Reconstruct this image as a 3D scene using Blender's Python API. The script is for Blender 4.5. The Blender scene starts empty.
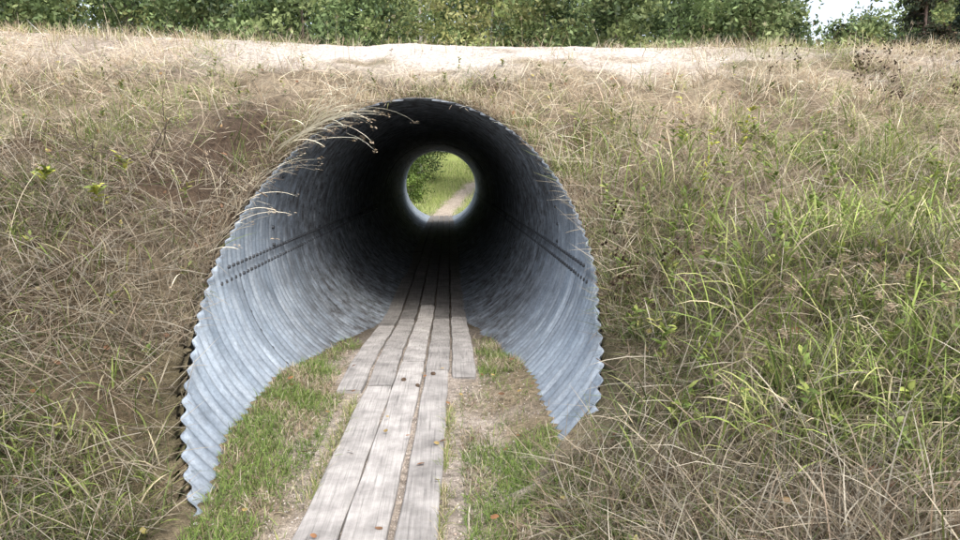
import bpy, math, random
import numpy as np
from mathutils import Vector
rng=np.random.default_rng(7); random.seed(7)
AX,ZC,R=-0.3,0.98,1.30
SC=bpy.context.scene
SC.view_settings.view_transform='Standard'; SC.view_settings.look='None'; SC.view_settings.exposure=0
# ---------------------------------------------------------------- helpers
_T=rng.random((8,256,256))
def vn(x,y,s=0):
    x=np.asarray(x,float)+s*17.3; y=np.asarray(y,float)+s*9.1
    xi=np.floor(x).astype(int); yi=np.floor(y).astype(int); fx=x-xi; fy=y-yi
    fx=fx*fx*(3-2*fx); fy=fy*fy*(3-2*fy); T=_T[s%8]
    a=T[xi%256,yi%256]; b=T[(xi+1)%256,yi%256]; c=T[xi%256,(yi+1)%256]; d=T[(xi+1)%256,(yi+1)%256]
    return (a*(1-fx)+b*fx)*(1-fy)+(c*(1-fx)+d*fx)*fy
def fbm(x,y,s=0,o=4):
    r=0;a=.5;t=0
    for i in range(o):
        r=r+a*vn(x*2**i,y*2**i,s+i); t+=a; a*=.5
    return r/t
def sm(a,b,x):
    t=np.clip((x-a)/(b-a),0,1); return t*t*(3-2*t)
def H0(x,y):
    s=np.minimum((y-3.25)/2.1,(29.83-y)/2.1); k=4.0; cap=3.3
    s=cap-np.logaddexp(0,(cap-s)*k)/k+0.0
    return np.maximum(s,-.3*sm(20,28,y))
def H(x,y):
    x=np.asarray(x,float); y=np.asarray(y,float)
    s=H0(x,y); d=np.abs(x-AX)
    rd=np.sqrt((x-AX)**2+(s-ZC)**2)
    mb=np.where(y>29,1,sm(3.2,4.2,y)); m=mb*sm(R,R+.5,rd)+(1-mb)*sm(.85,1.6,d)
    z=s+.42*sm(1.05,2.6,d)*(1-sm(4,8,y))*np.where(y<15,1,0)
    z=z+.27*sm(.5,1.1,x-AX)*(1-sm(3.6,4.5,y))
    z=z+.16*np.exp(-((x+1.8)**2/.3+(y-7.0)**2/.5))*m+.08*np.exp(-((x+2.0)**2/.3+(y-5.2)**2/.9))*m
    q=1-.75*sm(8.5,9.8,y)*(1-sm(23,24,y))
    z=z+m*(.05+q*(.26*(fbm(x*.9,y*.9,1,3)-.5)+.20*(fbm(x*3.5,y*3.5,2,3)-.5)))
    z=z+.14*sm(1,6,-x)*sm(8,10,y)*(1-sm(21,23,y))
    z=z+.02*(fbm(x*6,y*6,3,2)-.5)
    far=sm(31,62,y)
    z=z+3.6*far+far*1.2*(fbm(x*.08,y*.08,4,2)-.5)+ .5*sm(3,9,d)*sm(30,36,y)
    z=z+4*sm(60,300,np.abs(x))
    return z
def Nrm(x,y):
    e=.05; gx=(H(x+e,y)-H(x-e,y))/(2*e); gy=(H(x,y+e)-H(x,y-e))/(2*e)
    n=np.stack([-gx,-gy,np.ones_like(gx)],1); return n/np.linalg.norm(n,axis=1)[:,None]
def mesh_np(name,V,F,col=None,mat=None,smooth=False):
    me=bpy.data.meshes.new(name); V=np.asarray(V,np.float32); F=np.asarray(F,np.int32)
    n,k=F.shape
    me.vertices.add(len(V)); me.vertices.foreach_set("co",V.ravel())
    me.loops.add(n*k); me.loops.foreach_set("vertex_index",F.ravel())
    me.polygons.add(n); me.polygons.foreach_set("loop_start",np.arange(0,n*k,k,dtype=np.int32))
    me.update(calc_edges=True); me.validate()
    if col is not None:
        a=me.color_attributes.new("Col",'FLOAT_COLOR','POINT')
        c=np.ones((len(V),4),np.float32); c[:,:3]=col; a.data.foreach_set("color",c.ravel())
    if smooth: me.polygons.foreach_set("use_smooth",np.ones(len(me.polygons),bool))
    ob=bpy.data.objects.new(name,me); SC.collection.objects.link(ob)
    if mat: me.materials.append(mat)
    return ob
def empty(name):
    e=bpy.data.objects.new(name,None); SC.collection.objects.link(e); return e
def newmat(name):
    m=bpy.data.materials.new(name); m.use_nodes=True; nt=m.node_tree
    return m,nt,nt.nodes['Principled BSDF'],nt.nodes['Material Output']
def N(nt,t,**kw):
    n=nt.nodes.new(t)
    for k,v in kw.items(): setattr(n,k,v)
    return n
def noise(nt,scale,detail=6,rough=.6,vec=None):
    n=N(nt,'ShaderNodeTexNoise'); n.inputs['Scale'].default_value=scale; n.inputs['Detail'].default_value=detail; n.inputs['Roughness'].default_value=rough
    if vec is not None: nt.links.new(vec,n.inputs['Vector'])
    return n
def ramp(nt,src,stops):
    r=N(nt,'ShaderNodeValToRGB'); e=r.color_ramp.elements
    while len(e)<len(stops): e.new(.5)
    for i,(p,c) in enumerate(stops):
        e[i].position=p; e[i].color=(*c,1) if not isinstance(c,(int,float)) else (c,c,c,1)
    nt.links.new(src,r.inputs['Fac']); return r
def mixc(nt,mode,a,b,fac):
    m=N(nt,'ShaderNodeMix',data_type='RGBA',blend_type=mode)
    for s,v in ((m.inputs[6],a),(m.inputs[7],b),(m.inputs[0],fac)):
        if isinstance(v,(int,float)): s.default_value=v
        elif isinstance(v,tuple): s.default_value=(*v,1)
        else: nt.links.new(v,s)
    return m.outputs[2]
def bump(nt,b,src,strength,dist):
    n=N(nt,'ShaderNodeBump'); n.inputs['Strength'].default_value=strength; n.inputs['Distance'].default_value=dist
    nt.links.new(src,n.inputs['Height']); nt.links.new(n.outputs[0],b.inputs['Normal'])
# ---------------------------------------------------------------- materials
def mat_ground():
    m,nt,b,o=newmat("ground_soil")
    tc=N(nt,'ShaderNodeTexCoord'); at=N(nt,'ShaderNodeAttribute',attribute_name="Col")
    n1=noise(nt,22,8,.7,tc.outputs['Object']); r1=ramp(nt,n1.outputs['Fac'],[(.3,.4),(.7,1.45)])
    n2=noise(nt,130,4,.7,tc.outputs['Object']); r2=ramp(nt,n2.outputs['Fac'],[(.3,.5),(.7,1.5)])
    c=mixc(nt,'MULTIPLY',at.outputs['Color'],r1.outputs[0],1.0); c=mixc(nt,'MULTIPLY',c,r2.outputs[0],1.0)
    nt.links.new(c,b.inputs['Base Color']); b.inputs['Roughness'].default_value=.95; b.inputs['Specular IOR Level'].default_value=.15
    ad=N(nt,'ShaderNodeMath',operation='ADD'); nt.links.new(n1.outputs['Fac'],ad.inputs[0]); nt.links.new(n2.outputs['Fac'],ad.inputs[1])
    bump(nt,b,ad.outputs[0],.9,.02); return m
def mat_leaf(name,trans=.3,rough=.6):
    m,nt,b,o=newmat(name)
    at=N(nt,'ShaderNodeAttribute',attribute_name="Col")
    nt.links.new(at.outputs['Color'],b.inputs['Base Color']); b.inputs['Roughness'].default_value=rough; b.inputs['Specular IOR Level'].default_value=.25
    t=N(nt,'ShaderNodeBsdfTranslucent'); nt.links.new(at.outputs['Color'],t.inputs['Color'])
    mx=N(nt,'ShaderNodeMixShader'); mx.inputs[0].default_value=trans
    nt.links.new(b.outputs[0],mx.inputs[1]); nt.links.new(t.outputs[0],mx.inputs[2]); nt.links.new(mx.outputs[0],o.inputs[0]); return m
def mat_steel():
    m,nt,b,o=newmat("galvanised_steel")
    tc=N(nt,'ShaderNodeTexCoord'); at=N(nt,'ShaderNodeAttribute',attribute_name="Col")
    mp=N(nt,'ShaderNodeMapping'); mp.inputs['Scale'].default_value=(1,5,1.0); nt.links.new(tc.outputs['Object'],mp.inputs[0])
    n1=noise(nt,1.6,8,.65,mp.outputs[0]); r1=ramp(nt,n1.outputs['Fac'],[(.3,(.205,.25,.30)),(.5,(.31,.36,.415)),(.70,(.48,.53,.58))])
    n2=noise(nt,45,5,.7,tc.outputs['Object']); r2=ramp(nt,n2.outputs['Fac'],[(.3,.75),(.7,1.2)])
    c=mixc(nt,'MULTIPLY',r1.outputs[0],r2.outputs[0],1.0)
    n4=noise(nt,2.2,6,.7,tc.outputs['Object']); r4=ramp(nt,n4.outputs['Fac'],[(.35,.70),(.65,1.15)]); c=mixc(nt,'MULTIPLY',c,r4.outputs[0],1.0)
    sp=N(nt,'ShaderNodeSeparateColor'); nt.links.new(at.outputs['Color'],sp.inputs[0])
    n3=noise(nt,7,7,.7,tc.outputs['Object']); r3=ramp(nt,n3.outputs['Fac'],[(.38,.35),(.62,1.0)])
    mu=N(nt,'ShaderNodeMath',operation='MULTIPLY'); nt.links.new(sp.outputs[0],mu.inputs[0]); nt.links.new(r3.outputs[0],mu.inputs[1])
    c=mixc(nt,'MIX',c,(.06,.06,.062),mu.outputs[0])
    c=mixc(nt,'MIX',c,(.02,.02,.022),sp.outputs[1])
    nt.links.new(c,b.inputs['Base Color']); b.inputs['Metallic'].default_value=.35
    rr=ramp(nt,n3.outputs['Fac'],[(.3,.45),(.7,.7)]); nt.links.new(rr.outputs[0],b.inputs['Roughness'])
    bump(nt,b,n2.outputs['Fac'],.15,.003); return m
def mat_wood():
    m,nt,b,o=newmat("weathered_wood")
    tc=N(nt,'ShaderNodeTexCoord'); at=N(nt,'ShaderNodeAttribute',attribute_name="Col")
    mp=N(nt,'ShaderNodeMapping'); mp.inputs['Scale'].default_value=(34,.9,34); nt.links.new(tc.outputs['Object'],mp.inputs[0])
    n1=noise(nt,2.5,8,.7,mp.outputs[0]); r1=ramp(nt,n1.outputs['Fac'],[(.30,.30),(.42,.82),(.7,1.15)])
    n2=noise(nt,5,6,.65,tc.outputs['Object']); r2=ramp(nt,n2.outputs['Fac'],[(.3,.55),(.65,1.1)])
    c=mixc(nt,'MULTIPLY',at.outputs['Color'],r1.outputs[0],1.0); c=mixc(nt,'MULTIPLY',c,r2.outputs[0],1.0)
    nt.links.new(c,b.inputs['Base Color']); b.inputs['Roughness'].default_value=.85; b.inputs['Specular IOR Level'].default_value=.2
    bump(nt,b,n1.outputs['Fac'],.6,.006); return m
def mat_col(name,rough=.85):
    m,nt,b,o=newmat(name); at=N(nt,'ShaderNodeAttribute',attribute_name="Col")
    tc=N(nt,'ShaderNodeTexCoord'); n=noise(nt,14,6,.7,tc.outputs['Object']); r=ramp(nt,n.outputs['Fac'],[(.3,.6),(.7,1.35)])
    nt.links.new(mixc(nt,'MULTIPLY',at.outputs['Color'],r.outputs[0],1.0),b.inputs['Base Color']); b.inputs['Roughness'].default_value=rough
    bump(nt,b,n.outputs['Fac'],.5,.02); return m
M_G=mat_ground(); M_GR=mat_leaf("grass_blades",.25); M_LF=mat_leaf("tree_leaves",.35,.5); M_ST=mat_steel(); M_W=mat_wood()
M_B=mat_col("bark"); M_S=mat_col("stone"); M_CONE=mat_col("cone_scales")
# ---------------------------------------------------------------- terrain
def axis(parts):
    out=[]
    for a,b,s in parts:
        n=max(1,int(round((b-a)/s))); out+=list(np.linspace(a,b,n,endpoint=False))
    out.append(parts[-1][1]); return np.array(out)
xs=axis([(-500,-100,40),(-100,-30,7),(-30,-12,1.2),(-12,-6,.25),(-6,-2.2,.08),(-2.2,1.6,.045),(1.6,7,.08),(7,13,.25),(13,30,1.2),(30,100,7),(100,500,40)])
ys=axis([(-60,-5,5),(-5,1,.4),(1,3,.08),(3,8.8,.045),(8.8,13,.1),(13,23,.4),(23,24.4,.2),(24.4,31,.08),(31,45,.4),(45,90,3),(90,700,40)])
X,Y=np.meshgrid(xs,ys); Z=H(X,Y); S0=H0(X,Y)
RD=np.sqrt((X-AX)**2+(Z-ZC)**2)
inside=(RD<R+.015)&(((Y<9.6)&(S0>.02)&(Y>3.28))|((Y>24)&(Y<30.42)))
nx,ny=len(xs),len(ys)
idx=np.arange(nx*ny).reshape(ny,nx)
F=np.stack([idx[:-1,:-1],idx[:-1,1:],idx[1:,1:],idx[1:,:-1]],-1).reshape(-1,4)
ins=inside.ravel(); cnt=ins[F].sum(1); keep=cnt==0
adj=np.unique(F[(cnt>0)&(cnt<4)]); adj=adj[~ins[adj]]
Xf,Yf,Zf=X.ravel().copy(),Y.ravel().copy(),Z.ravel().copy()
for i in adj:
    dx,dz=Xf[i]-AX,Zf[i]-ZC; r=math.hypot(dx,dz)
    if r<R+.12 and Yf[i]>3.4 and Yf[i]<30.3:
        f=(R+.02)/r; Xf[i]=AX+dx*f; Zf[i]=ZC+dz*f
GRV=np.array([.42,.36,.30]); LIT=np.array([.25,.20,.13])
def pathcol(x,y):
    pm=(1-sm(.35,.75,np.abs(x-AX)+.7*(fbm(x*3,y*3,1,2)-.5)))[:,None]
    return (LIT+(GRV-LIT)*pm)*(.75+.5*fbm(x*5,y*5,2,3)[:,None])
def erode(x,y): return np.clip(1.2*np.exp(-((x+1.75)**2/.4+(y-6.5)**2/1.0))+.8*np.exp(-((x+.3)**2/1.6+(y-8.35)**2/.05)),0,.95)
def groundcol(x,y):
    d=np.abs(x-AX)
    n=fbm(x*1.3,y*1.3,5,4)[:,None]; n2=fbm(x*5,y*5,2,3)[:,None]
    soil=np.array([.10,.07,.045]); straw=np.array([.33,.27,.19]); grn=np.array([.09,.10,.04])
    c=soil+(straw-soil)*np.clip((n-.35)*1.8+.6*sm(5.5,9,y)[:,None]-.25*sm(1,2,-x)[:,None]*(1-sm(6,8,y))[:,None],0,1)
    g=np.clip((fbm(x*.6,y*.6,6,3)-.5)*4,0,1)[:,None]; c=c+(grn-c)*g*.4
    c=c+(np.array([.075,.052,.036])-c)*erode(x,y)[:,None]
    pale=np.array([.62,.55,.49])
    cen=1-sm(1.8,4.2,np.abs(x-.5))
    top=(sm(8.2,9.4,y)*(1-sm(22,24,y)))*sm(.30,.46,fbm(x*.8+3,y*1.4,3,3)+.05*cen)*(.40+.60*cen)
    road=sm(9.7,10.6,y)*(1-sm(20.5,22,y)); top=np.maximum(top,road)
    c=c+(pale-c)*top[:,None]
    pw=((1-sm(.8,1.1,d+.2*(fbm(x*4,y*4,6,2)-.5)))*(y<4.2))[:,None]
    c=c+(pathcol(x,y)-c)*pw
    pxc=AX+np.where(y>30,.012*(y-30)**2,0)
    path=(1-sm(.35,.85,np.abs(x-pxc)+.7*(fbm(x*3,y*3,1,2)-.5)))*np.where((y>28)&(y<60),1,0)
    c=c+(GRV*(.75+.5*n2)-c)*path[:,None]
    far=sm(31,33,y)*(1-path); fc=np.array([.24,.28,.09]); c=c+(fc*(.7+.6*n)-c)*far[:,None]
    return c
# skirt closing the gap between turf edge and pipe
Fk=F[keep]; rimset=set(adj.tolist()); sk_F=[]; newV=[]; nm={}
from collections import Counter
ec=Counter()
for f in Fk[np.isin(Fk,adj).sum(1)>=2]:
    for a,b in ((f[0],f[1]),(f[1],f[2]),(f[2],f[3]),(f[3],f[0])):
        if int(a) in rimset and int(b) in rimset: ec[(min(int(a),int(b)),max(int(a),int(b)))]+=1
for (a,b),c_ in ec.items():
    if c_==1:
        q=[]
        for i in (a,b):
            if i not in nm:
                dx,dz=Xf[i]-AX,Zf[i]-ZC; r=math.hypot(dx,dz); f=(R-.005)/r if r>R-.005 else 1
                nz=ZC+dz*f
                ynew=max(Yf[i]+.05,3.16+2.1*nz+.05) if Yf[i]<15 else min(Yf[i]-.05,29.86-2.1*nz-.05)
                if f==1: nz-=.05
                nm[i]=len(Xf)+len(newV); newV.append((AX+dx*f,ynew,nz))
            q.append(nm[i])
        sk_F.append((a,b,q[1],q[0]))
newV=np.array(newV)
Xa=np.concatenate([Xf,newV[:,0]]); Ya=np.concatenate([Yf,newV[:,1]]); Za=np.concatenate([Zf,newV[:,2]])
Fk=np.concatenate([Fk,np.array(sk_F)])
col=groundcol(Xa,Ya)
mesh_np("ground",np.stack([Xa,Ya,Za],1),Fk,col,M_G,True)
# tunnel floor
def boardz(y): return -.235*sm(5.2,9.4,y)
def floorz(x,y):
    return .005+.02*(fbm(x*6,y*6,3,2)-.5)+.08*sm(.5,.95,np.abs(x-AX))*sm(3.3,4,y)*(1-sm(5,6.2,y))+.03*(fbm(x*2.5,y*2.5,6,2)-.5)*sm(3.3,4.5,y)-.235*sm(5.2,9.4,y)-.012*sm(8,11,y)-.03*(1-sm(3.12,3.24,y))
fx=np.linspace(AX-.97,AX+.97,50); fy=axis([(3.10,8,.04),(8,31.5,.2)])
A,B=np.meshgrid(fx,fy); fz=floorz(A,B)
ii=np.arange(A.size).reshape(A.shape); FF=np.stack([ii[:-1,:-1],ii[:-1,1:],ii[1:,1:],ii[1:,:-1]],-1).reshape(-1,4)
ax_,bx_=A.ravel(),B.ravel()
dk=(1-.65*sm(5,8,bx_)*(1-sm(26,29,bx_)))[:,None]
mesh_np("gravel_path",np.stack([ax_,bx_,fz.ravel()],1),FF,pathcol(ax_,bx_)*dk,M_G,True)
# ---------------------------------------------------------------- culvert
pipe=empty("culvert_pipe")
P=.115; AMP=.0125
yy=np.arange(2.3,31.4,P/9); th=np.linspace(0,2*np.pi,181)[:-1]
TH,YY=np.meshgrid(th,yy)
lower=np.sin(TH)<-.14
ringL=5.5; per=2.4
plate=np.where(lower,np.floor((YY-ringL)/per),np.floor((YY-ringL-1.2)/per))
step=np.where((plate.astype(int)%2)==0,0,-.006)+np.where(lower,-.007,0)
def rad(y): return R+AMP*np.sin(2*np.pi*y/P)
def dent(t,y): return .009*np.sin(3*t+.4+y*.3)+.007*np.sin(y*1.1+t*2)-.03*np.exp(-((t-6.05)**2/.01+(y-4.3)**2/.12))-.025*np.exp(-((t-3.5)**2/.012+(y-4.0)**2/.10))
RR=rad(YY)+step+dent(TH,YY)
seamf=np.where(lower,np.abs(((YY-ringL+per/2)%per)-per/2),np.abs(((YY-ringL-1.2+per/2)%per)-per/2))
ring=(seamf<.008)
lng=np.minimum(np.abs((TH-math.radians(352))),np.abs(TH-math.radians(188)))<.008
zz=ZC+RR*np.sin(TH)
dirt_shade=np.clip(sm(.55,0,zz)*.2+.3*sm(.15,-.1,zz)+.95*sm(4.9,8.6,YY)+.45*sm(.7,1.6,zz),0,1)  # low wall dirt, plus tunnel shade by depth and height painted into the colour
dirt_shade=dirt_shade*(1-sm(24,27,YY)*.8)
dirt_shade=np.maximum(dirt_shade,.3*(seamf<.05)); 
C=np.stack([dirt_shade.ravel(),(np.where(ring,.55,np.where(lng,.35,0))).ravel(),np.zeros(dirt_shade.size)],1)
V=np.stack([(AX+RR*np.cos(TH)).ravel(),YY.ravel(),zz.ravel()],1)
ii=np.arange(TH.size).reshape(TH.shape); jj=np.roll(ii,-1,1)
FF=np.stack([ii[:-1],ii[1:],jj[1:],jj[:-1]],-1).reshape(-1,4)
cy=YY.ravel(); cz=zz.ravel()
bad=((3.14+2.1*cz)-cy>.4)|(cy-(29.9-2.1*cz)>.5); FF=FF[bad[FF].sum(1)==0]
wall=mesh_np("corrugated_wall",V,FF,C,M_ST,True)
import bmesh
bm=bmesh.new(); bm.from_mesh(wall.data)
def cut(co,no):
    g=bm.verts[:]+bm.edges[:]+bm.faces[:]
    bmesh.ops.bisect_plane(bm,geom=g,plane_co=co,plane_no=no,clear_outer=True,dist=1e-6)
cut((0,3.16,0),(0,-1,2.1)); cut((0,29.86,0),(0,1,2.1))
lv=[v for v in bm.verts if not v.link_faces]; bmesh.ops.delete(bm,geom=lv,context='VERTS')
bm.to_mesh(wall.data); bm.free()
so=wall.modifiers.new("thick",'SOLIDIFY'); so.thickness=.006; so.offset=-1
wall.parent=pipe
bv=[];bf=[]
def bolt(y,t,r):
    n=np.array([-math.cos(t),0,-math.sin(t)]); a=np.array([0,1,0]); b=np.cross(n,a); r=r+float(dent(t,y))
    c=np.array([AX+r*math.cos(t),y,ZC+r*math.sin(t)]); s=len(bv)
    for k in range(6):
        w=k*math.pi/3; bv.append(c+.017*(a*math.cos(w)+b*math.sin(w)))
    for k in range(6):
        w=k*math.pi/3; bv.append(c+n*.018+.014*(a*math.cos(w)+b*math.sin(w)))
    for k in range(6):
        q=(k+1)%6; bf.append((s+k,s+q,s+6+q)); bf.append((s+k,s+6+q,s+6+k))
    for k in range(1,5): bf.append((s+6,s+6+k,s+6+k+1))
for tdeg in (188,352):
    for dt in (-.035,.035):
        t=math.radians(tdeg)+dt
        k=math.ceil((3.3+2.1*(ZC+R*math.sin(t)))/P)
        while k*P<16: bolt((k+.75)*P,t,R-AMP-.008); k+=1
for base,ang in ((ringL,list(np.radians(np.arange(196,345,7)))),(ringL+1.2,list(np.radians(np.arange(-4,186,7))))):
    for q in range(4):
        for t in ang:
            y=base+q*per+.03
            if y>3.3+2.1*(ZC+R*math.sin(t)) and ZC+R*math.sin(t)>.05: bolt(y,t,float(rad(y))-.01)
bo=mesh_np("bolts",bv,bf,np.tile([.5,.85,0],(len(bv),1)),M_ST); bo.parent=pipe
# ---------------------------------------------------------------- boardwalk
bw=empty("boardwalk")
def plank(name,x0,y0,x1,y1,w,zt,c):
    n=max(2,int((y1-y0)/.12)); bm=bmesh.new(); rows=[]
    ph=random.random()*9
    for i in range(n+1):
        t=i/n; y=y0+(y1-y0)*t; x=x0+(x1-x0)*t+.003*math.sin(y*2+ph); wob=.002*math.sin(y*3.1+ph)+float(boardz(y))
        h=.005
        e0=w/2+.003*math.sin(y*7+ph); e1=w/2+.003*math.sin(y*9+ph*2)
        if i in(0,n): e0-=.006; e1-=.006
        pts=[(-e0,-.05),(-e0,-h),(-e0+h,0),(-e0*.4,.0015),(e1*.4,.0015),(e1-h,0),(e1,-h),(e1,-.05)]
        rows.append([bm.verts.new((x+a,y+random.uniform(-.006,.006)*(i in(0,n)),zt+b+wob)) for a,b in pts])
    for a,b in zip(rows[:-1],rows[1:]):
        for k in range(7): bm.faces.new((a[k],a[k+1],b[k+1],b[k]))
    bm.faces.new(rows[0]); bm.faces.new(rows[-1][::-1])
    bmesh.ops.recalc_face_normals(bm,faces=bm.faces)
    me=bpy.data.meshes.new(name); bm.to_mesh(me); bm.free()
    a=me.color_attributes.new("Col",'FLOAT_COLOR','POINT'); a.data.foreach_set("color",np.tile([*c,1],(len(me.vertices),1)).astype(np.float32).ravel())
    me.materials.append(M_W); o=bpy.data.objects.new(name,me); SC.collection.objects.link(o); o.parent=bw
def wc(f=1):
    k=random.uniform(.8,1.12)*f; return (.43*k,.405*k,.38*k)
pi=1
NE=[5.05,5.75,5.45]
for i,(xa,xb) in enumerate([(-.60,-.49),(-.385,-.29),(-.17,-.09)]):
    plank("plank_%d"%pi,xa,1.4,xb,NE[i],[.184,.188,.17][i],.030+.003*i,wc(1.05)); pi+=1
starts=[4.95,5.06,5.765,5.465,5.25]
for i in range(5):
    x=-.69+.2*i; y=starts[i]; L=3.0+.4*(i%3)
    while y<30:
        y1=min(y+L,30.4); L=random.uniform(3.4,4.4)
        jx=random.uniform(-.004,.004)
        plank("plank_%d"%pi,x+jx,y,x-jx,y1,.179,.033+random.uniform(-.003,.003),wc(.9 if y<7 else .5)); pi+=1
        y=y1+.01
# ---------------------------------------------------------------- blades
class Blades:
    def __init__(s): s.V=[];s.F=[];s.C=[];s.n=0
    def add(s,p,L,w,az,lean,bend,col,up=None,seg=3,tipcol=1.0,prof=None):
        n=len(p); L=np.broadcast_to(L,(n,)); w=np.broadcast_to(w,(n,))
        if n==0: return p,p
        if up is None: up=np.tile([0,0,1.],(n,1))
        t1=np.cross(np.tile([0,1.,0],(n,1)),up); t1/=np.linalg.norm(t1,axis=1)[:,None]
        t2=np.cross(up,t1)
        d=np.cos(az)[:,None]*t1+np.sin(az)[:,None]*t2; sd=-np.sin(az)[:,None]*t1+np.cos(az)[:,None]*t2
        tw=rng.uniform(-.7,.7,n)[:,None]; sd=sd*np.cos(tw)+up*np.sin(tw)
        cur=p.copy(); rows=[]
        if prof is None: prof=[1,.85,.55,0] if seg==3 else list(np.sqrt(1-np.linspace(0,1,seg+1)**2))
        for k in range(seg+1):
            ww=(w*prof[k]/2)[:,None]
            rows.append(cur-sd*ww); 
            if k<seg: rows.append(cur+sd*ww)
            phi=lean+bend*(k+.5)/seg
            if k<seg: cur=cur+(L/seg)[:,None]*(np.sin(phi)[:,None]*d+np.cos(phi)[:,None]*up)
        nvb=2*seg+1; V=np.stack(rows,1).reshape(-1,3)
        f=[]
        for k in range(seg-1):
            a=2*k; f+=[(a,a+1,a+3),(a,a+3,a+2)]
        f.append((2*seg-2,2*seg-1,2*seg)); f=np.array(f)
        F=(f[None]+(np.arange(n)*nvb)[:,None,None]).reshape(-1,3)+s.n
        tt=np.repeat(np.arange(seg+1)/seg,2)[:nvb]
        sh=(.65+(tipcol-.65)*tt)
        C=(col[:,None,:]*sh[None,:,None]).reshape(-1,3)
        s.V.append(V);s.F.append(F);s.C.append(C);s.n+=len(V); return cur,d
    def build(s,name,mat):
        return mesh_np(name,np.concatenate(s.V),np.concatenate(s.F),np.clip(np.concatenate(s.C),0,.85),mat)
def pick(n,cols,probs,var=.28):
    c=np.array(cols)[rng.choice(len(cols),n,p=np.array(probs)/sum(probs))]
    return c*(1+rng.uniform(-var,var,(n,1)))
def okmask(x,y,margin=.0):
    rd=np.sqrt((x-AX)**2+(H(x,y)-ZC)**2)
    inh=(rd<R+margin)&(y>3.3)&(y<30.4)&((y<9.6)|(y>24))
    path=(x-AX>-.95)&(x-AX<.72)&(y<3.4)
    return ~(inh)&~path
def sample(n,y0,y1,p=.5,m=.04,xm=1.6):
    u=rng.random(n); y=(y0**(1-p)+u*(y1**(1-p)-y0**(1-p)))**(1/(1-p)) if p!=1 else y0*(y1/y0)**u
    x=rng.uniform(-1,1,n)*(.72*y+xm)+.04*y
    k=okmask(x,y,m); return x[k],y[k]
def P3(x,y,dz=0): return np.stack([x,y,H(x,y)+dz],1)
STRAW=[(.62,.53,.39),(.52,.435,.30),(.70,.635,.50),(.30,.215,.135),(.55,.425,.31)]
GREEN=[(.20,.27,.07),(.12,.18,.05),(.29,.34,.10),(.37,.38,.14)]
def greenness(x,y):
    g=fbm(x*.8+5,y*.8,4,3)
    return np.clip((g-.5)*3.0+.44+ .48*sm(.8,2.6,x)*(1-sm(6,9.5,y))-.20*sm(6,9.5,y)+.22*(x<-1.2)*(1-sm(4,6,y)),0.05,.95)
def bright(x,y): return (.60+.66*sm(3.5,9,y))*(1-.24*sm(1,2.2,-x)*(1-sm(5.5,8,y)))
def bare(x,y): return np.maximum(sm(8.2,9.1,y)*(1-sm(1.8,3.8,np.abs(x-.5))),.45*sm(8.8,9.8,y))
gb=Blades()
x,y=sample(165000,1.3,13,.9,.0,1.2); n=len(x)
dens=fbm(x*1.8,y*1.8,7,3)+.06*sm(5,8,y)-.02*sm(1,2,-x)*(1-sm(6,8,y)); k=rng.random(n)<np.clip((dens-.30)*3.8,.12,1)*np.where((y>10.4),.35,1)*(1-.93*bare(x,y))*(1-.7*erode(x,y))
x,y=x[k],y[k]; n=len(x); p=P3(x,y,.004); g=greenness(x,y)
c=np.where((rng.random(n)<g*.5)[:,None],pick(n,GREEN,[3,3,2,2]),pick(n,STRAW,[3,3,2,3.2,2]))
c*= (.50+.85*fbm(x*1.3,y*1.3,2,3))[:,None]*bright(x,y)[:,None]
gb.add(p,rng.uniform(.06,.28,n)*(1+.03*y),rng.uniform(.0022,.0048,n)*(1+.06*y),rng.normal(-math.pi/2,1.5,n),rng.uniform(.7,1.45,n),rng.uniform(-.4,.5,n),c,Nrm(x,y))
x,y=sample(11000,1.4,9.2,.8,.05); k=rng.random(len(x))>bare(x,y); x,y=x[k],y[k]; n=len(x)
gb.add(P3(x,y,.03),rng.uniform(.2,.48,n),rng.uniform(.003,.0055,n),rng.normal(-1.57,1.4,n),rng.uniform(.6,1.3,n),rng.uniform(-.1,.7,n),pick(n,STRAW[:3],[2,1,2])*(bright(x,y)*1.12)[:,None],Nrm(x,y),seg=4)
def tufts(nt,y0,y1,per,hr,wr,lean,gfun,spread=.05,pp=.7,m=.05,keepf=None,xm=1.6):
    x,y=sample(nt,y0,y1,pp,m,xm)
    if keepf is not None:
        k=rng.random(len(x))<keepf(x,y); x,y=x[k],y[k]
    k=len(x); hs=rng.uniform(.5,1.4,k); isg=rng.random(k)<gfun(x,y)
    X_=np.repeat(x,per)+rng.normal(0,spread,k*per); Y_=np.repeat(y,per)+rng.normal(0,spread,k*per)
    ok=okmask(X_,Y_,.01); hh=np.repeat(hs,per)[ok]; ig=np.repeat(isg,per)[ok]; X_,Y_=X_[ok],Y_[ok]; n=len(X_)
    c=np.where((ig&(rng.random(n)<.8))[:,None],pick(n,GREEN,[3,3,3,2]),pick(n,STRAW,[3,2,3,1.4,2]))
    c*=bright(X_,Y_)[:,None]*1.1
    up=Nrm(X_,Y_)*.5+np.array([0,0,.5]); up/=np.linalg.norm(up,axis=1)[:,None]
    return gb.add(P3(X_,Y_,-.005),rng.uniform(hr[0],hr[1],n)*hh,rng.uniform(wr[0],wr[1],n)*(1+.04*Y_),rng.normal(-math.pi/2,1.7,n),np.abs(rng.normal(lean,.3,n)),rng.uniform(.2,1.3,n),c,up)
tufts(9500,1.4,12.5,10,(.07,.22),(.0022,.0048),.5,greenness,pp=.8,keepf=lambda x,y:np.clip((fbm(x*1.8,y*1.8,7,3)-.3)*3,.1,1)*(1-.92*bare(x,y))*(1-.6*erode(x,y)))
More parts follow.
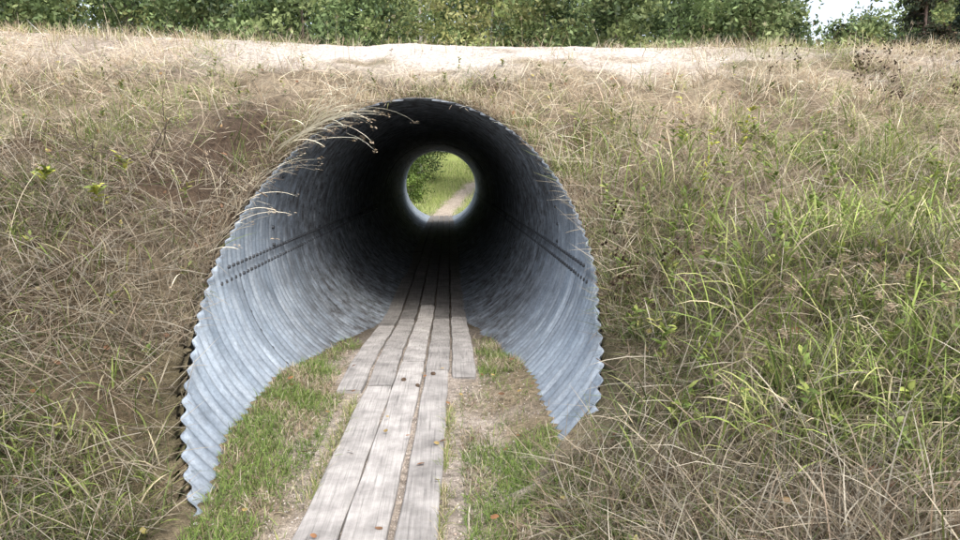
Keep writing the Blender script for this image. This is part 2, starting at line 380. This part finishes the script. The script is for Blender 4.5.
tufts(2700,1.6,9.4,12,(.16,.36),(.003,.0065),.35,lambda x,y:greenness(x,y)+.1,.045,pp=.8,m=.12,keepf=lambda x,y:(.28+.72*sm(.6,2.0,x)*(1-sm(6.5,9.5,y))-.2*(y>8))*(1-bare(x,y)))
# collar turf round the rim
n0=1500; t=np.radians(rng.uniform(-22,202,n0)); dr=.03+np.abs(rng.normal(0,.14,n0)); xx=AX+(R+dr)*np.cos(t); z_=ZC+(R+dr)*np.sin(t); yv=3.25+2.1*z_
kk=(yv>2.6)&okmask(xx,yv,.01)&(rng.random(n0)<1-.6*erode(xx,yv)); xx,yv=xx[kk],yv[kk]
X_=np.repeat(xx,9)+rng.normal(0,.03,len(xx)*9); Y_=np.repeat(yv,9)+rng.normal(0,.03,len(xx)*9); ok=okmask(X_,Y_,0); X_,Y_=X_[ok],Y_[ok]; n=len(X_)
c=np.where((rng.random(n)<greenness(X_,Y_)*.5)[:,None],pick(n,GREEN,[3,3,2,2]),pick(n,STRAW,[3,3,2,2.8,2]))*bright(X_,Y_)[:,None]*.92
gb.add(P3(X_,Y_),rng.uniform(.04,.15,n),rng.uniform(.003,.0055,n),rng.uniform(0,6.28,n),np.abs(rng.normal(.4,.35,n)),rng.uniform(.2,1.2,n),c,Nrm(X_,Y_))
# crest grass
x=rng.uniform(-11,12,900); y=rng.uniform(9.3,10.8,900)
kk=(rng.random(900)<.06+.75*sm(2.2,5,np.abs(x-.4))*np.clip((fbm(x*.9,y*.9,3,2)-.3)*4,.15,1)); x,y=x[kk],y[kk]
X_=np.repeat(x,12)+rng.normal(0,.08,len(x)*12); Y_=np.repeat(y,12)+rng.normal(0,.08,len(x)*12); n=len(X_)
gb.add(P3(X_,Y_),rng.uniform(.06,.22,n),rng.uniform(.004,.007,n),rng.uniform(0,6.28,n),np.abs(rng.normal(.2,.25,n)),rng.uniform(0,.9,n),pick(n,STRAW+GREEN[2:],[3,2,3,1,1,3,3])*1.05)
# broad green clumps
cl=[(2.0,4.2),(2.4,4.6),(2.7,4.1),(1.75,4.9),(2.2,3.6),(2.9,4.9),(3.2,5.4),(2.3,5.5),(1.6,4.1),(1.35,3.4),(1.9,3.2),(2.6,3.5),(3.4,4.5),(2.0,6.0),(3.0,6.4),(1.5,5.6),(-2.3,3.9),(-2.6,4.6),(-1.9,3.0),(1.2,2.9),(1.7,2.6),(3.6,6.1),(2.2,2.9),
 (2.15,4.0),(2.5,4.2),(2.3,4.3),(1.9,4.5),(2.7,4.7),(1.5,3.7),(1.75,3.5),(2.4,3.1),(2.0,2.75),(3.0,4.2),(3.4,5.0),(4.0,5.6),(1.45,4.6),(1.35,6.2),(2.6,6.9),(3.8,7.0),(-1.75,3.5),(-2.1,4.5),(-2.9,5.3),(1.9,3.9),(2.1,3.3),(1.6,3.0),(2.6,2.9),(2.9,3.7),
 (1.45,2.6),(1.85,2.4),(1.2,2.65),(2.2,2.5),(1.0,2.8),(1.6,2.35),(1.95,2.6),(1.35,3.0),(1.75,2.9),(-1.7,2.7),(-1.9,3.3),(-1.45,2.9),(-2.4,3.3),(-2.0,2.6),(-1.6,3.2),(-3.0,4.2)]
for cx,cy in cl:
    n=int(rng.integers(25,70)); X_=cx+rng.normal(0,.15,n); Y_=cy+rng.normal(0,.15,n); ok=okmask(X_,Y_,.06); X_,Y_=X_[ok],Y_[ok]; n=len(X_)
    f=(1 if cx>0 else .5)*(1 if cy>3 else .75)
    gb.add(P3(X_,Y_),rng.uniform(.18,.5,n)*f,rng.uniform(.006,.012,n)*(1 if cy>3 else .75),rng.normal(-1.6,1.8,n),np.abs(rng.normal(.3,.22,n)),rng.uniform(.3,1.8,n),pick(n,[(.34,.42,.11),(.24,.33,.08),(.46,.48,.18),(.62,.54,.34)],[3,3,2,2])*(1 if cx>0 else .75),seg=5)
# path grass
n=60000; side=rng.choice([-1,1],n); Y_=rng.uniform(1.9,7.2,n); o_=np.where(side<0,-.42-np.abs(rng.normal(.30,.2,n)),.36+np.abs(rng.normal(.3,.2,n))); X_=AX+o_
zz_=np.where(Y_>3.2,floorz(X_,Y_),H(X_,Y_))
k=(rng.random(n)<np.clip(sm(.32,.56,fbm(X_*2.2,Y_*1.3,5,4)),.08,1)*(1-sm(5.7,7.2,Y_)))&(np.sqrt((X_-AX)**2+(zz_-ZC)**2)<R-.02)&(np.abs(o_)<1.0)&~((Y_>4.9)&(np.abs(o_)<.52)); X_,Y_,zz_=X_[k],Y_[k],zz_[k]; n=len(X_)
gf=sm(.33,.56,fbm(X_*4,Y_*4,2,2))
c=np.where((rng.random(n)<.30+.60*gf)[:,None],pick(n,[(.17,.25,.06),(.24,.31,.08),(.12,.18,.045)],[3,2,2]),pick(n,STRAW,[2,3,1,3,2])*.85)
gb.add(np.stack([X_,Y_,zz_],1),rng.uniform(.02,.09,n),rng.uniform(.0025,.0055,n),rng.uniform(0,6.28,n),np.abs(rng.normal(.7,.4,n)),rng.uniform(.2,1.0,n),c)
# grass creeping over plank edges
n=2200; Y_=rng.uniform(1.9,4.9,n); s_=rng.random(n)<.5; xb=np.where(s_,-.70+(Y_-1.4)*.03,-.085+(Y_-1.4)*.02); X_=xb+np.where(s_,-1,1)*np.abs(rng.normal(0,.03,n)); k=rng.random(n)<sm(.4,.6,fbm(X_*3,Y_*2.2,4,3)); X_,Y_=X_[k],Y_[k]; n=len(X_)
gb.add(np.stack([X_,Y_,np.where(Y_>3.2,floorz(X_,Y_),H(X_,Y_))],1),rng.uniform(.03,.11,n),rng.uniform(.003,.005,n),rng.uniform(0,6.28,n),np.abs(rng.normal(.7,.4,n)),rng.uniform(.2,1,n),pick(n,[(.22,.28,.08),(.30,.33,.11),(.5,.42,.26)],[2,2,2]))
# far side meadow
n=30000; Y_=rng.uniform(24,50,n); X_=rng.uniform(-7,7,n); k=okmask(X_,Y_,.02)&((np.abs(X_-AX-np.where(Y_>30,.012*(Y_-30)**2,0))>.42)|(Y_<29)); X_,Y_=X_[k],Y_[k]; n=len(X_)
gb.add(P3(X_,Y_),rng.uniform(.12,.4,n),rng.uniform(.01,.02,n),rng.uniform(0,6.28,n),np.abs(rng.normal(.2,.2,n)),rng.uniform(0,1,n),pick(n,[(.46,.50,.22),(.36,.45,.16),(.58,.55,.32),(.20,.30,.09)],[3,3,2,2]))
def rimpts(t,dr):
    x=AX+(R+dr)*np.cos(t); z=ZC+(R+dr)*np.sin(t); return x,3.25+2.1*z
n=1500; t=np.radians(np.concatenate([rng.normal(141,10,1150),rng.uniform(20,178,350)])); dr=np.abs(rng.normal(.04,.06,n))+.015
X_,Y_=rimpts(t,dr); 
gb.add(P3(X_,Y_,.0),rng.uniform(.06,.24,n),rng.uniform(.003,.006,n),rng.normal(-1.2,.8,n),rng.uniform(.6,1.3,n),rng.uniform(.3,1.6,n),pick(n,STRAW+GREEN[:1],[3,3,2,3.5,3,.7])*.75)
gb.build("grass",M_GR)
# tall seed stems
st=Blades()
def stems(X_,Y_,L,az,lean,bend,colr,head=14,w=.0032,zo=0):
    n=len(X_); p=P3(X_,Y_,zo)
    tip,d=st.add(p,L,w,az,lean,bend,pick(n,[colr],[1],.15),seg=8,prof=[1,.95,.9,.85,.8,.75,.7,.6,.3])
    if head:
        T=np.repeat(tip,head,0)+rng.normal(0,.006,(n*head,3)); D=np.repeat(d,head,0)
        T-=D*rng.uniform(0,.07,n*head)[:,None]*.8; T[:,2]+=rng.uniform(0,.03,n*head)
        a2=np.repeat(az,head)+rng.normal(0,.7,n*head)
        st.add(T,rng.uniform(.012,.03,n*head),w*1.3,a2,np.repeat(lean+bend,head)*.8,np.full(n*head,.3),pick(n*head,[(.56,.46,.33),(.48,.37,.25)],[1,1]))
n=44; t=np.radians(rng.normal(140,8,n)); X_,Y_=rimpts(t,np.abs(rng.normal(.04,.05,n))+.01)
stems(X_,Y_,rng.uniform(.5,1.05,n),rng.normal(-.35,.35,n),rng.uniform(.7,1.15,n),rng.uniform(.6,1.3,n),(.9,.83,.64),w=.012,head=8,zo=.04)
n=26; t=np.radians(rng.normal(168,9,n)); X_,Y_=rimpts(t,np.abs(rng.normal(.04,.06,n))+.01)
stems(X_,Y_,rng.uniform(.3,.7,n),rng.normal(-.2,.6,n),rng.uniform(.4,1.0,n),rng.uniform(.5,1.4,n),(.84,.75,.57),w=.008,head=6)
n=190; X_=rng.uniform(-7,8,n); Y_=rng.uniform(4,10.2,n); k=okmask(X_,Y_,.1); X_,Y_=X_[k],Y_[k]; n=len(X_)
stems(X_,Y_,rng.uniform(.3,.6,n),rng.uniform(0,6.28,n),rng.uniform(0,.5,n),rng.uniform(.2,1.0,n),(.68,.60,.43),w=.0045)
n=30; X_=rng.uniform(1.75,2.6,n); Y_=rng.uniform(2.5,3.5,n)
stems(X_,Y_,rng.uniform(.35,.6,n),rng.normal(3.3,.5,n),rng.uniform(.1,.5,n),rng.uniform(.7,1.5,n),(.70,.60,.43),head=70,w=.0035)
st.build("dry_seed_grass",M_GR)
# leafy weeds + dark seed stalks
wd=Blades()
def weed(cx,cy,h,nl,lc,lw=.018,ll=.05,stemc=(.2,.2,.08),heads=None):
    az=rng.uniform(0,6.28,1); lean=rng.uniform(0,.35,1); p=P3(np.array([cx]),np.array([cy]))
    tip,d=wd.add(p,np.array([h]),.004,az,lean,np.array([.2]),np.array([stemc]),seg=5,prof=[1,.9,.8,.7,.6,.4])
    t=rng.uniform(.15,1,nl)[:,None]; base=p+(tip-p)*t
    if nl: wd.add(base,rng.uniform(.6,1.2,nl)*ll,rng.uniform(.7,1.2,nl)*lw,rng.uniform(0,6.28,nl),rng.uniform(.5,1.2,nl),rng.uniform(.2,.9,nl),pick(nl,lc,[1]*len(lc)),seg=4,prof=[.2,.9,1,.7,0])
    if heads:
        k=heads; b=p+(tip-p)*rng.uniform(.5,1,k)[:,None]
        tp,_=wd.add(b,rng.uniform(.05,.14,k),.0026,rng.uniform(0,6.28,k),rng.uniform(.2,.8,k),np.zeros(k),np.tile(stemc,(k,1)),seg=3)
        q=7; T=np.repeat(tp,q,0); wd.add(T+rng.normal(0,.002,T.shape),rng.uniform(.014,.024,k*q),.013,rng.uniform(0,6.28,k*q),rng.uniform(0,1.6,k*q),np.full(k*q,.3),pick(k*q,[(.05,.03,.02),(.08,.05,.03)],[1,1]),seg=3,prof=[.8,1,.8,0])
def scat(n,x0,x1,y0,y1):
    X_=rng.uniform(x0,x1,n); Y_=rng.uniform(y0,y1,n); k=okmask(X_,Y_,.08); return list(zip(X_[k],Y_[k]))
for a,b in scat(300,-6,7,2.2,9.0): weed(a,b,rng.uniform(.06,.2),int(rng.integers(8,18)),[(.15,.21,.06),(.25,.30,.09),(.38,.37,.11)])
for a,b in scat(150,1.0,4,2.4,6.8): weed(a,b,rng.uniform(.12,.34),int(rng.integers(10,24)),[(.17,.24,.06),(.30,.35,.09)],.022,.06)
for a,b in scat(50,3.5,8,6.5,9.4): weed(a,b,rng.uniform(.3,.55),4,[(.2,.2,.08)],stemc=(.14,.1,.06),heads=8)
for a,b in [(1.06,4.5),(1.10,4.7),(1.04,4.35),(1.2,5.1),(1.25,4.4),(1.02,4.2)]: weed(a,b,rng.uniform(.22,.4),3,[(.2,.2,.08)],stemc=(.12,.08,.05),heads=7)
for a,b in [(2.0,6.2),(2.3,5.9),(1.8,5.3)]: weed(a,b,.5,26,[(.5,.5,.08),(.3,.36,.08)],.02,.07)
for a,b in [(-2.55,6.0),(-2.4,5.2),(-2.9,5.4)]: weed(a,b,.16,26,[(.50,.52,.09),(.27,.34,.08)],.03,.08)
n=600; x,y=sample(n,1.6,9,.6,.05); n=len(x)
wd.add(P3(x,y,.03),rng.uniform(.03,.06,n),rng.uniform(.02,.035,n),rng.uniform(0,6.28,n),rng.uniform(1.0,1.6,n),rng.uniform(-.5,.5,n),pick(n,[(.30,.15,.08),(.40,.26,.12),(.22,.12,.07),(.5,.42,.14)],[3,2,3,1]),Nrm(x,y),seg=4,prof=[.3,.95,1,.7,0])
n=46; X_=AX+rng.uniform(-.9,.85,n); Y_=rng.uniform(2.4,5.6,n); Z_=np.where(Y_>3.2,floorz(X_,Y_),H(X_,Y_))+.045
wd.add(np.stack([X_,Y_,Z_],1),rng.uniform(.025,.05,n),rng.uniform(.015,.028,n),rng.uniform(0,6.28,n),rng.uniform(1.4,1.7,n),rng.uniform(-.3,.3,n),pick(n,[(.34,.17,.08),(.42,.30,.12),(.24,.13,.07)],[2,2,2]),seg=4,prof=[.3,.95,1,.7,0])
wd.build("weeds",M_GR)
# ---------------------------------------------------------------- tubes
def tube(V,F,pts,rads,sides=6):
    s=len(V); pts=[np.array(p,float) for p in pts]
    for i,p in enumerate(pts):
        d=pts[min(i+1,len(pts)-1)]-pts[max(i-1,0)]; d/=np.linalg.norm(d)+1e-9
        a=np.cross(d,[.3,.9,.2]); a/=np.linalg.norm(a); b=np.cross(d,a)
        for k in range(sides):
            w=2*math.pi*k/sides; V.append(p+rads[i]*(a*math.cos(w)+b*math.sin(w)))
    for i in range(len(pts)-1):
        for k in range(sides):
            q=(k+1)%sides; F.append((s+i*sides+k,s+i*sides+q,s+(i+1)*sides+q,s+(i+1)*sides+k))
tv=[];tf=[]
def twig(p,dr,L,r,forks=2):
    p=np.array(p,float); dr=np.array(dr,float); dr/=np.linalg.norm(dr); pts=[p]
    for i in range(5):
        dr=dr+rng.normal(0,.13,3); dr/=np.linalg.norm(dr); pts.append(pts[-1]+dr*L/5)
    tube(tv,tf,pts,[r*(1-.15*i) for i in range(6)],5)
    for k in range(forks): twig(pts[2+k%3],dr+rng.normal(0,.6,3),L*.5,r*.6,0)
twig((1.0,3.9,.36),(-1,-.3,.6),.30,.011,0)
for k in range(90):
    x,y=sample(1,2.2,9,.6,.1)
    if len(x): twig((x[0],y[0],H(x,y)[0]+.03),(rng.normal(),rng.normal()-.4,.15),rng.uniform(.2,.6),rng.uniform(.002,.005),2)
for k in range(14):
    x=-2.3+rng.normal(0,.3); y=5.8+rng.normal(0,.4); twig((x,y,float(H(x,y))+.02),(rng.normal()*.5,-.6,.35),rng.uniform(.4,.8),.006,3)
for k in range(34):
    t=math.radians(rng.normal(137,13)); x,y=rimpts(t,.04); twig((x,y,float(H(x,y))-.0),(.5+rng.normal()*.4,-.6,-.25),rng.uniform(.12,.34),.0035,1)
mesh_np("dead_twigs",tv,tf,np.tile([.13,.10,.075],(len(tv),1)),M_B)
# pebbles
ico=bmesh.new(); bmesh.ops.create_icosphere(ico,subdivisions=1,radius=1); iv=np.array([v.co[:] for v in ico.verts]); jf=np.array([[v.index for v in f.verts] for f in ico.faces]); ico.free()
n=9000; Y_=1.6+rng.random(n)**1.2*4.8; X_=AX+rng.normal(0,.42,n); k=np.abs(X_-AX)<.85; X_,Y_=X_[k],Y_[k]; n=len(X_); s=rng.uniform(.002,.0065,n)*np.where(rng.random(n)<.012,2,1)
Zp=np.where(Y_>3.2,floorz(X_,Y_),H(X_,Y_))+.001
sc=rng.uniform(.6,1.2,(n,1,3))*s[:,None,None]; V=iv[None]*sc*(1+rng.uniform(-.2,.2,(n,12,1)))+np.stack([X_,Y_,Zp],1)[:,None]
F_=(jf[None]+(np.arange(n)*12)[:,None,None]).reshape(-1,3); pc=np.repeat(pick(n,[(.44,.38,.33),(.32,.28,.25),(.48,.44,.40),(.38,.29,.23)],[3,2,1,1]),12,0)
mesh_np("gravel",V.reshape(-1,3),F_,pc,M_S)
def cone(x,y,z,s):
    b=Blades(); n=60; t=np.linspace(0,1,n); r=s*.42*np.sin(np.pi*(.12+.8*t)); a=np.arange(n)*2.4
    ax=rng.uniform(0,6.28); u=np.array([math.cos(ax),math.sin(ax),0]); w=np.array([-u[1],u[0],0]); zz=np.array([0,0,1.])
    p=np.array([x,y,z+s*.4])+u*((t-.5)*s*1.1)[:,None]+(w*np.cos(a)[:,None]+zz*np.sin(a)[:,None])*(r*.6)[:,None]
    for i in range(n):
        d=(w*math.cos(a[i])+zz*math.sin(a[i])); b.add(p[i:i+1],s*.4,s*.32,np.array([math.pi/2]),np.array([.4]),np.array([.6]),np.array([[.13,.085,.055]])*rng.uniform(.6,1.3),up=(d+u*.3)[None]/np.linalg.norm(d+u*.3),prof=[.6,1,.9,0])
    return b.build("pine_cone",M_CONE)
for x,y in [(-.22,5.0),(-.33,5.15),(.12,4.0),(-.12,5.3)]: cone(x,y,.035 if x<0 else .01,.026)
# ---------------------------------------------------------------- trees
def leaves(C,rad,per,size,cols):
    n=len(C); cc=pick(n,cols,[1]*len(cols),.5)
    P=np.repeat(C,per,0)+rng.normal(0,1,(n*per,3))*np.repeat(rad,per)[:,None]*[1,1,.7]
    m=len(P); a=rng.normal(0,1,(m,3)); a/=np.linalg.norm(a,axis=1)[:,None]; b=np.cross(a,rng.normal(0,1,(m,3))); b/=np.linalg.norm(b,axis=1)[:,None]
    s=(size*rng.uniform(.6,1.4,m))[:,None]
    V=np.stack([P-a*s,P+b*s*.5,P+a*s,P-b*s*.5],1).reshape(-1,3); F=np.arange(m*4).reshape(-1,4)
    c=np.repeat(cc,per,0)*rng.uniform(.7,1.3,(m,1)); return V,F,np.repeat(c,4,0)
LC=[(.12,.17,.07),(.18,.24,.10),(.065,.10,.045),(.25,.30,.13)]
def tree(name,x,y,h,r,cols=LC,bark=(.16,.13,.10),base=.12,size=.12,ncl=150,per=80,dens=.5):
    e=empty(name); z0=float(H(x,y)); e.location=(x,y,z0-.1)
    V=[];F=[]; top=np.array([rng.normal(0,.4),rng.normal(0,.3),h*.93])
    pts=[top*t+np.array([.15*math.sin(t*5+x),.1*math.cos(t*4+y),0]) for t in np.linspace(0,1,9)]
    tr=.012*h+.03; tube(V,F,pts,[tr*(1-.9*t) for t in np.linspace(0,1,9)],8)
    C=[];Rr=[]
    for i in range(ncl):
        t=base+(1-base)*rng.random()**.9; prof=math.sin(math.pi*min(1,.18+.80*t))**.7
        a=rng.uniform(0,6.28); q=r*prof*math.sqrt(rng.uniform(.1,1))*(1+.3*math.sin(a*3+x)); k=int(t*8*.9)
        c=np.array([math.cos(a)*q,math.sin(a)*q,t*h])+top*[.5,.5,0]
        C.append(c); Rr.append(rng.uniform(.5,1.1)*dens)
        if i%3==0:
            s=pts[min(k,8)]; mid=(s+c)/2+np.array([0,0,.25]); tube(V,F,[s,mid,c],[tr*.3*(1.05-t),tr*.18*(1.05-t),.01],5)
    o=mesh_np("trunk",V,F,np.tile(bark,(len(V),1)),M_B,True); o.parent=e
    v,f,c=leaves(np.array(C),np.array(Rr),per,size,cols); o=mesh_np("crown",v,f,c,M_LF); o.parent=e
def conifer(name,x,y,h,r,cols):
    e=empty(name); z0=float(H(x,y)); e.location=(x,y,z0-.1); V=[];F=[]
    tube(V,F,[(0,0,0),(0,0,h*.5),(0,0,h)],[.18,.11,.02],8); C=[];Rr=[]
    for i in range(150):
        t=rng.uniform(.06,.98); a=rng.uniform(0,6.28); L=r*(1.05-t)*rng.uniform(.7,1.1)
        e1=np.array([math.cos(a)*L,math.sin(a)*L,t*h-.25*L]); tube(V,F,[(0,0,t*h),e1*[.5,.5,0]+[0,0,t*h-.02*L],e1],[.03,.02,.006],4)
        for q in np.linspace(.25,1,6): C.append(e1*[q,q,0]+[0,0,t*h-.25*L*q*q]); Rr.append(.14)
    o=mesh_np("trunk",V,F,np.tile((.09,.06,.05),(len(V),1)),M_B,True); o.parent=e
    v,f,c=leaves(np.array(C),np.array(Rr),26,.09,cols); o=mesh_np("crown",v,f,c,M_LF); o.parent=e
YG=[(.32,.34,.14),(.40,.39,.17),(.24,.29,.11)]
front=[(-25,33,11,3.2),(-21,36,12,3),(-17.5,32,10.5,3),(-13.5,34,12,3.2),(-10,31.5,10.5,2.8),(-6.6,34,11.5,3),(-4.2,39,12,2.8),(4.8,36,11,2.6),(7.6,33,10.5,2.6),(10.6,36,12,3),(13.6,33,10,2.6),(29.5,42,14,3.4)]
for i,(x,y,h,r) in enumerate(front): tree("deciduous_tree",x,y,h,r,cols=LC if i%4!=3 else LC[1:]+YG[:1])
tree("birch_tree",2.1,38,12,2.2,cols=YG,bark=(.6,.58,.54),base=.45,ncl=90,per=60)
tree("birch_tree",-1.6,44,14,2.6,cols=YG+LC[1:2],bark=(.6,.58,.54),base=.45,ncl=110,per=60)
for (x,y,h) in [(19.0,36,8.0),(17.2,38,8.2),(20.6,37,8.1),(21.8,39,8.6),(23,41,9.0)]: tree("young_birch_tree",x,y,h,1.7,cols=LC[1:]+YG[:1],bark=(.5,.48,.45),base=.2,ncl=80,per=55)
conifer("spruce_tree",23.0,36,13,3.2,[(.035,.05,.03),(.05,.06,.035),(.07,.055,.035)])
conifer("spruce_tree",25.6,36,12,3.0,[(.03,.05,.035),(.045,.06,.04)])
conifer("spruce_tree",16.6,45,12.5,2.4,[(.03,.055,.03),(.05,.07,.04)])
tree("willow_bush",-2.2,37.5,3.6,1.3,cols=[(.15,.22,.06),(.22,.30,.08),(.09,.14,.04)],base=.03,ncl=110,per=60,size=.07,dens=.28)
tree("willow_bush",-2.4,43,4.5,1.8,cols=LC[:3],base=.03,ncl=120,per=60,size=.08,dens=.35)
tree("willow_bush",3.6,46,4,1.8,cols=YG,base=.03,ncl=110,per=60,size=.08,dens=.35)
C=[];Rr=[]
for i in range(5200):
    x=rng.uniform(-60,70); y=rng.uniform(54,68)
    u=x/y; top=17+2.5*math.sin(x*.45)+1.5*math.sin(x*1.1+1)
    if .46<u<.60: top=10.5
    C.append((x,y,3.2+rng.random()**.6*(top-3))); Rr.append(rng.uniform(.5,.9))
v,f,c=leaves(np.array(C),np.array(Rr),36,.24,LC+YG[2:]); mesh_np("distant_forest",v,f,c,M_LF)
# ---------------------------------------------------------------- light
el,ro=math.radians(54),math.radians(160)
w=bpy.data.worlds.new("World"); SC.world=w; w.use_nodes=True; nt=w.node_tree; bg=nt.nodes['Background']
sky=N(nt,'ShaderNodeTexSky',sky_type='NISHITA'); sky.sun_disc=False; sky.sun_elevation=el; sky.sun_rotation=ro; sky.air_density=1.0; sky.dust_density=4.0
hs=N(nt,'ShaderNodeHueSaturation'); hs.inputs['Saturation'].default_value=.5; hs.inputs['Value'].default_value=2.5
nt.links.new(sky.outputs[0],hs.inputs['Color']); nt.links.new(hs.outputs[0],bg.inputs[0]); bg.inputs[1].default_value=.15
l=bpy.data.lights.new("sun",'SUN'); l.energy=2.4; l.angle=math.radians(16); l.color=(1,.965,.91)
lo=bpy.data.objects.new("sun",l); SC.collection.objects.link(lo)
sv=Vector((math.sin(ro)*math.cos(el),math.cos(ro)*math.cos(el),math.sin(el))); lo.rotation_euler=sv.to_track_quat('Z','Y').to_euler(); lo.location=(5,-5,12)
cam=bpy.data.cameras.new("camera"); cam.sensor_width=36; cam.lens=27.75; cam.clip_end=2000; cam.clip_start=.05
co=bpy.data.objects.new("camera",cam); SC.collection.objects.link(co); co.location=(0,0,1.5)
co.rotation_euler=(math.radians(90-7.4),0,math.radians(-2.4)); SC.camera=co
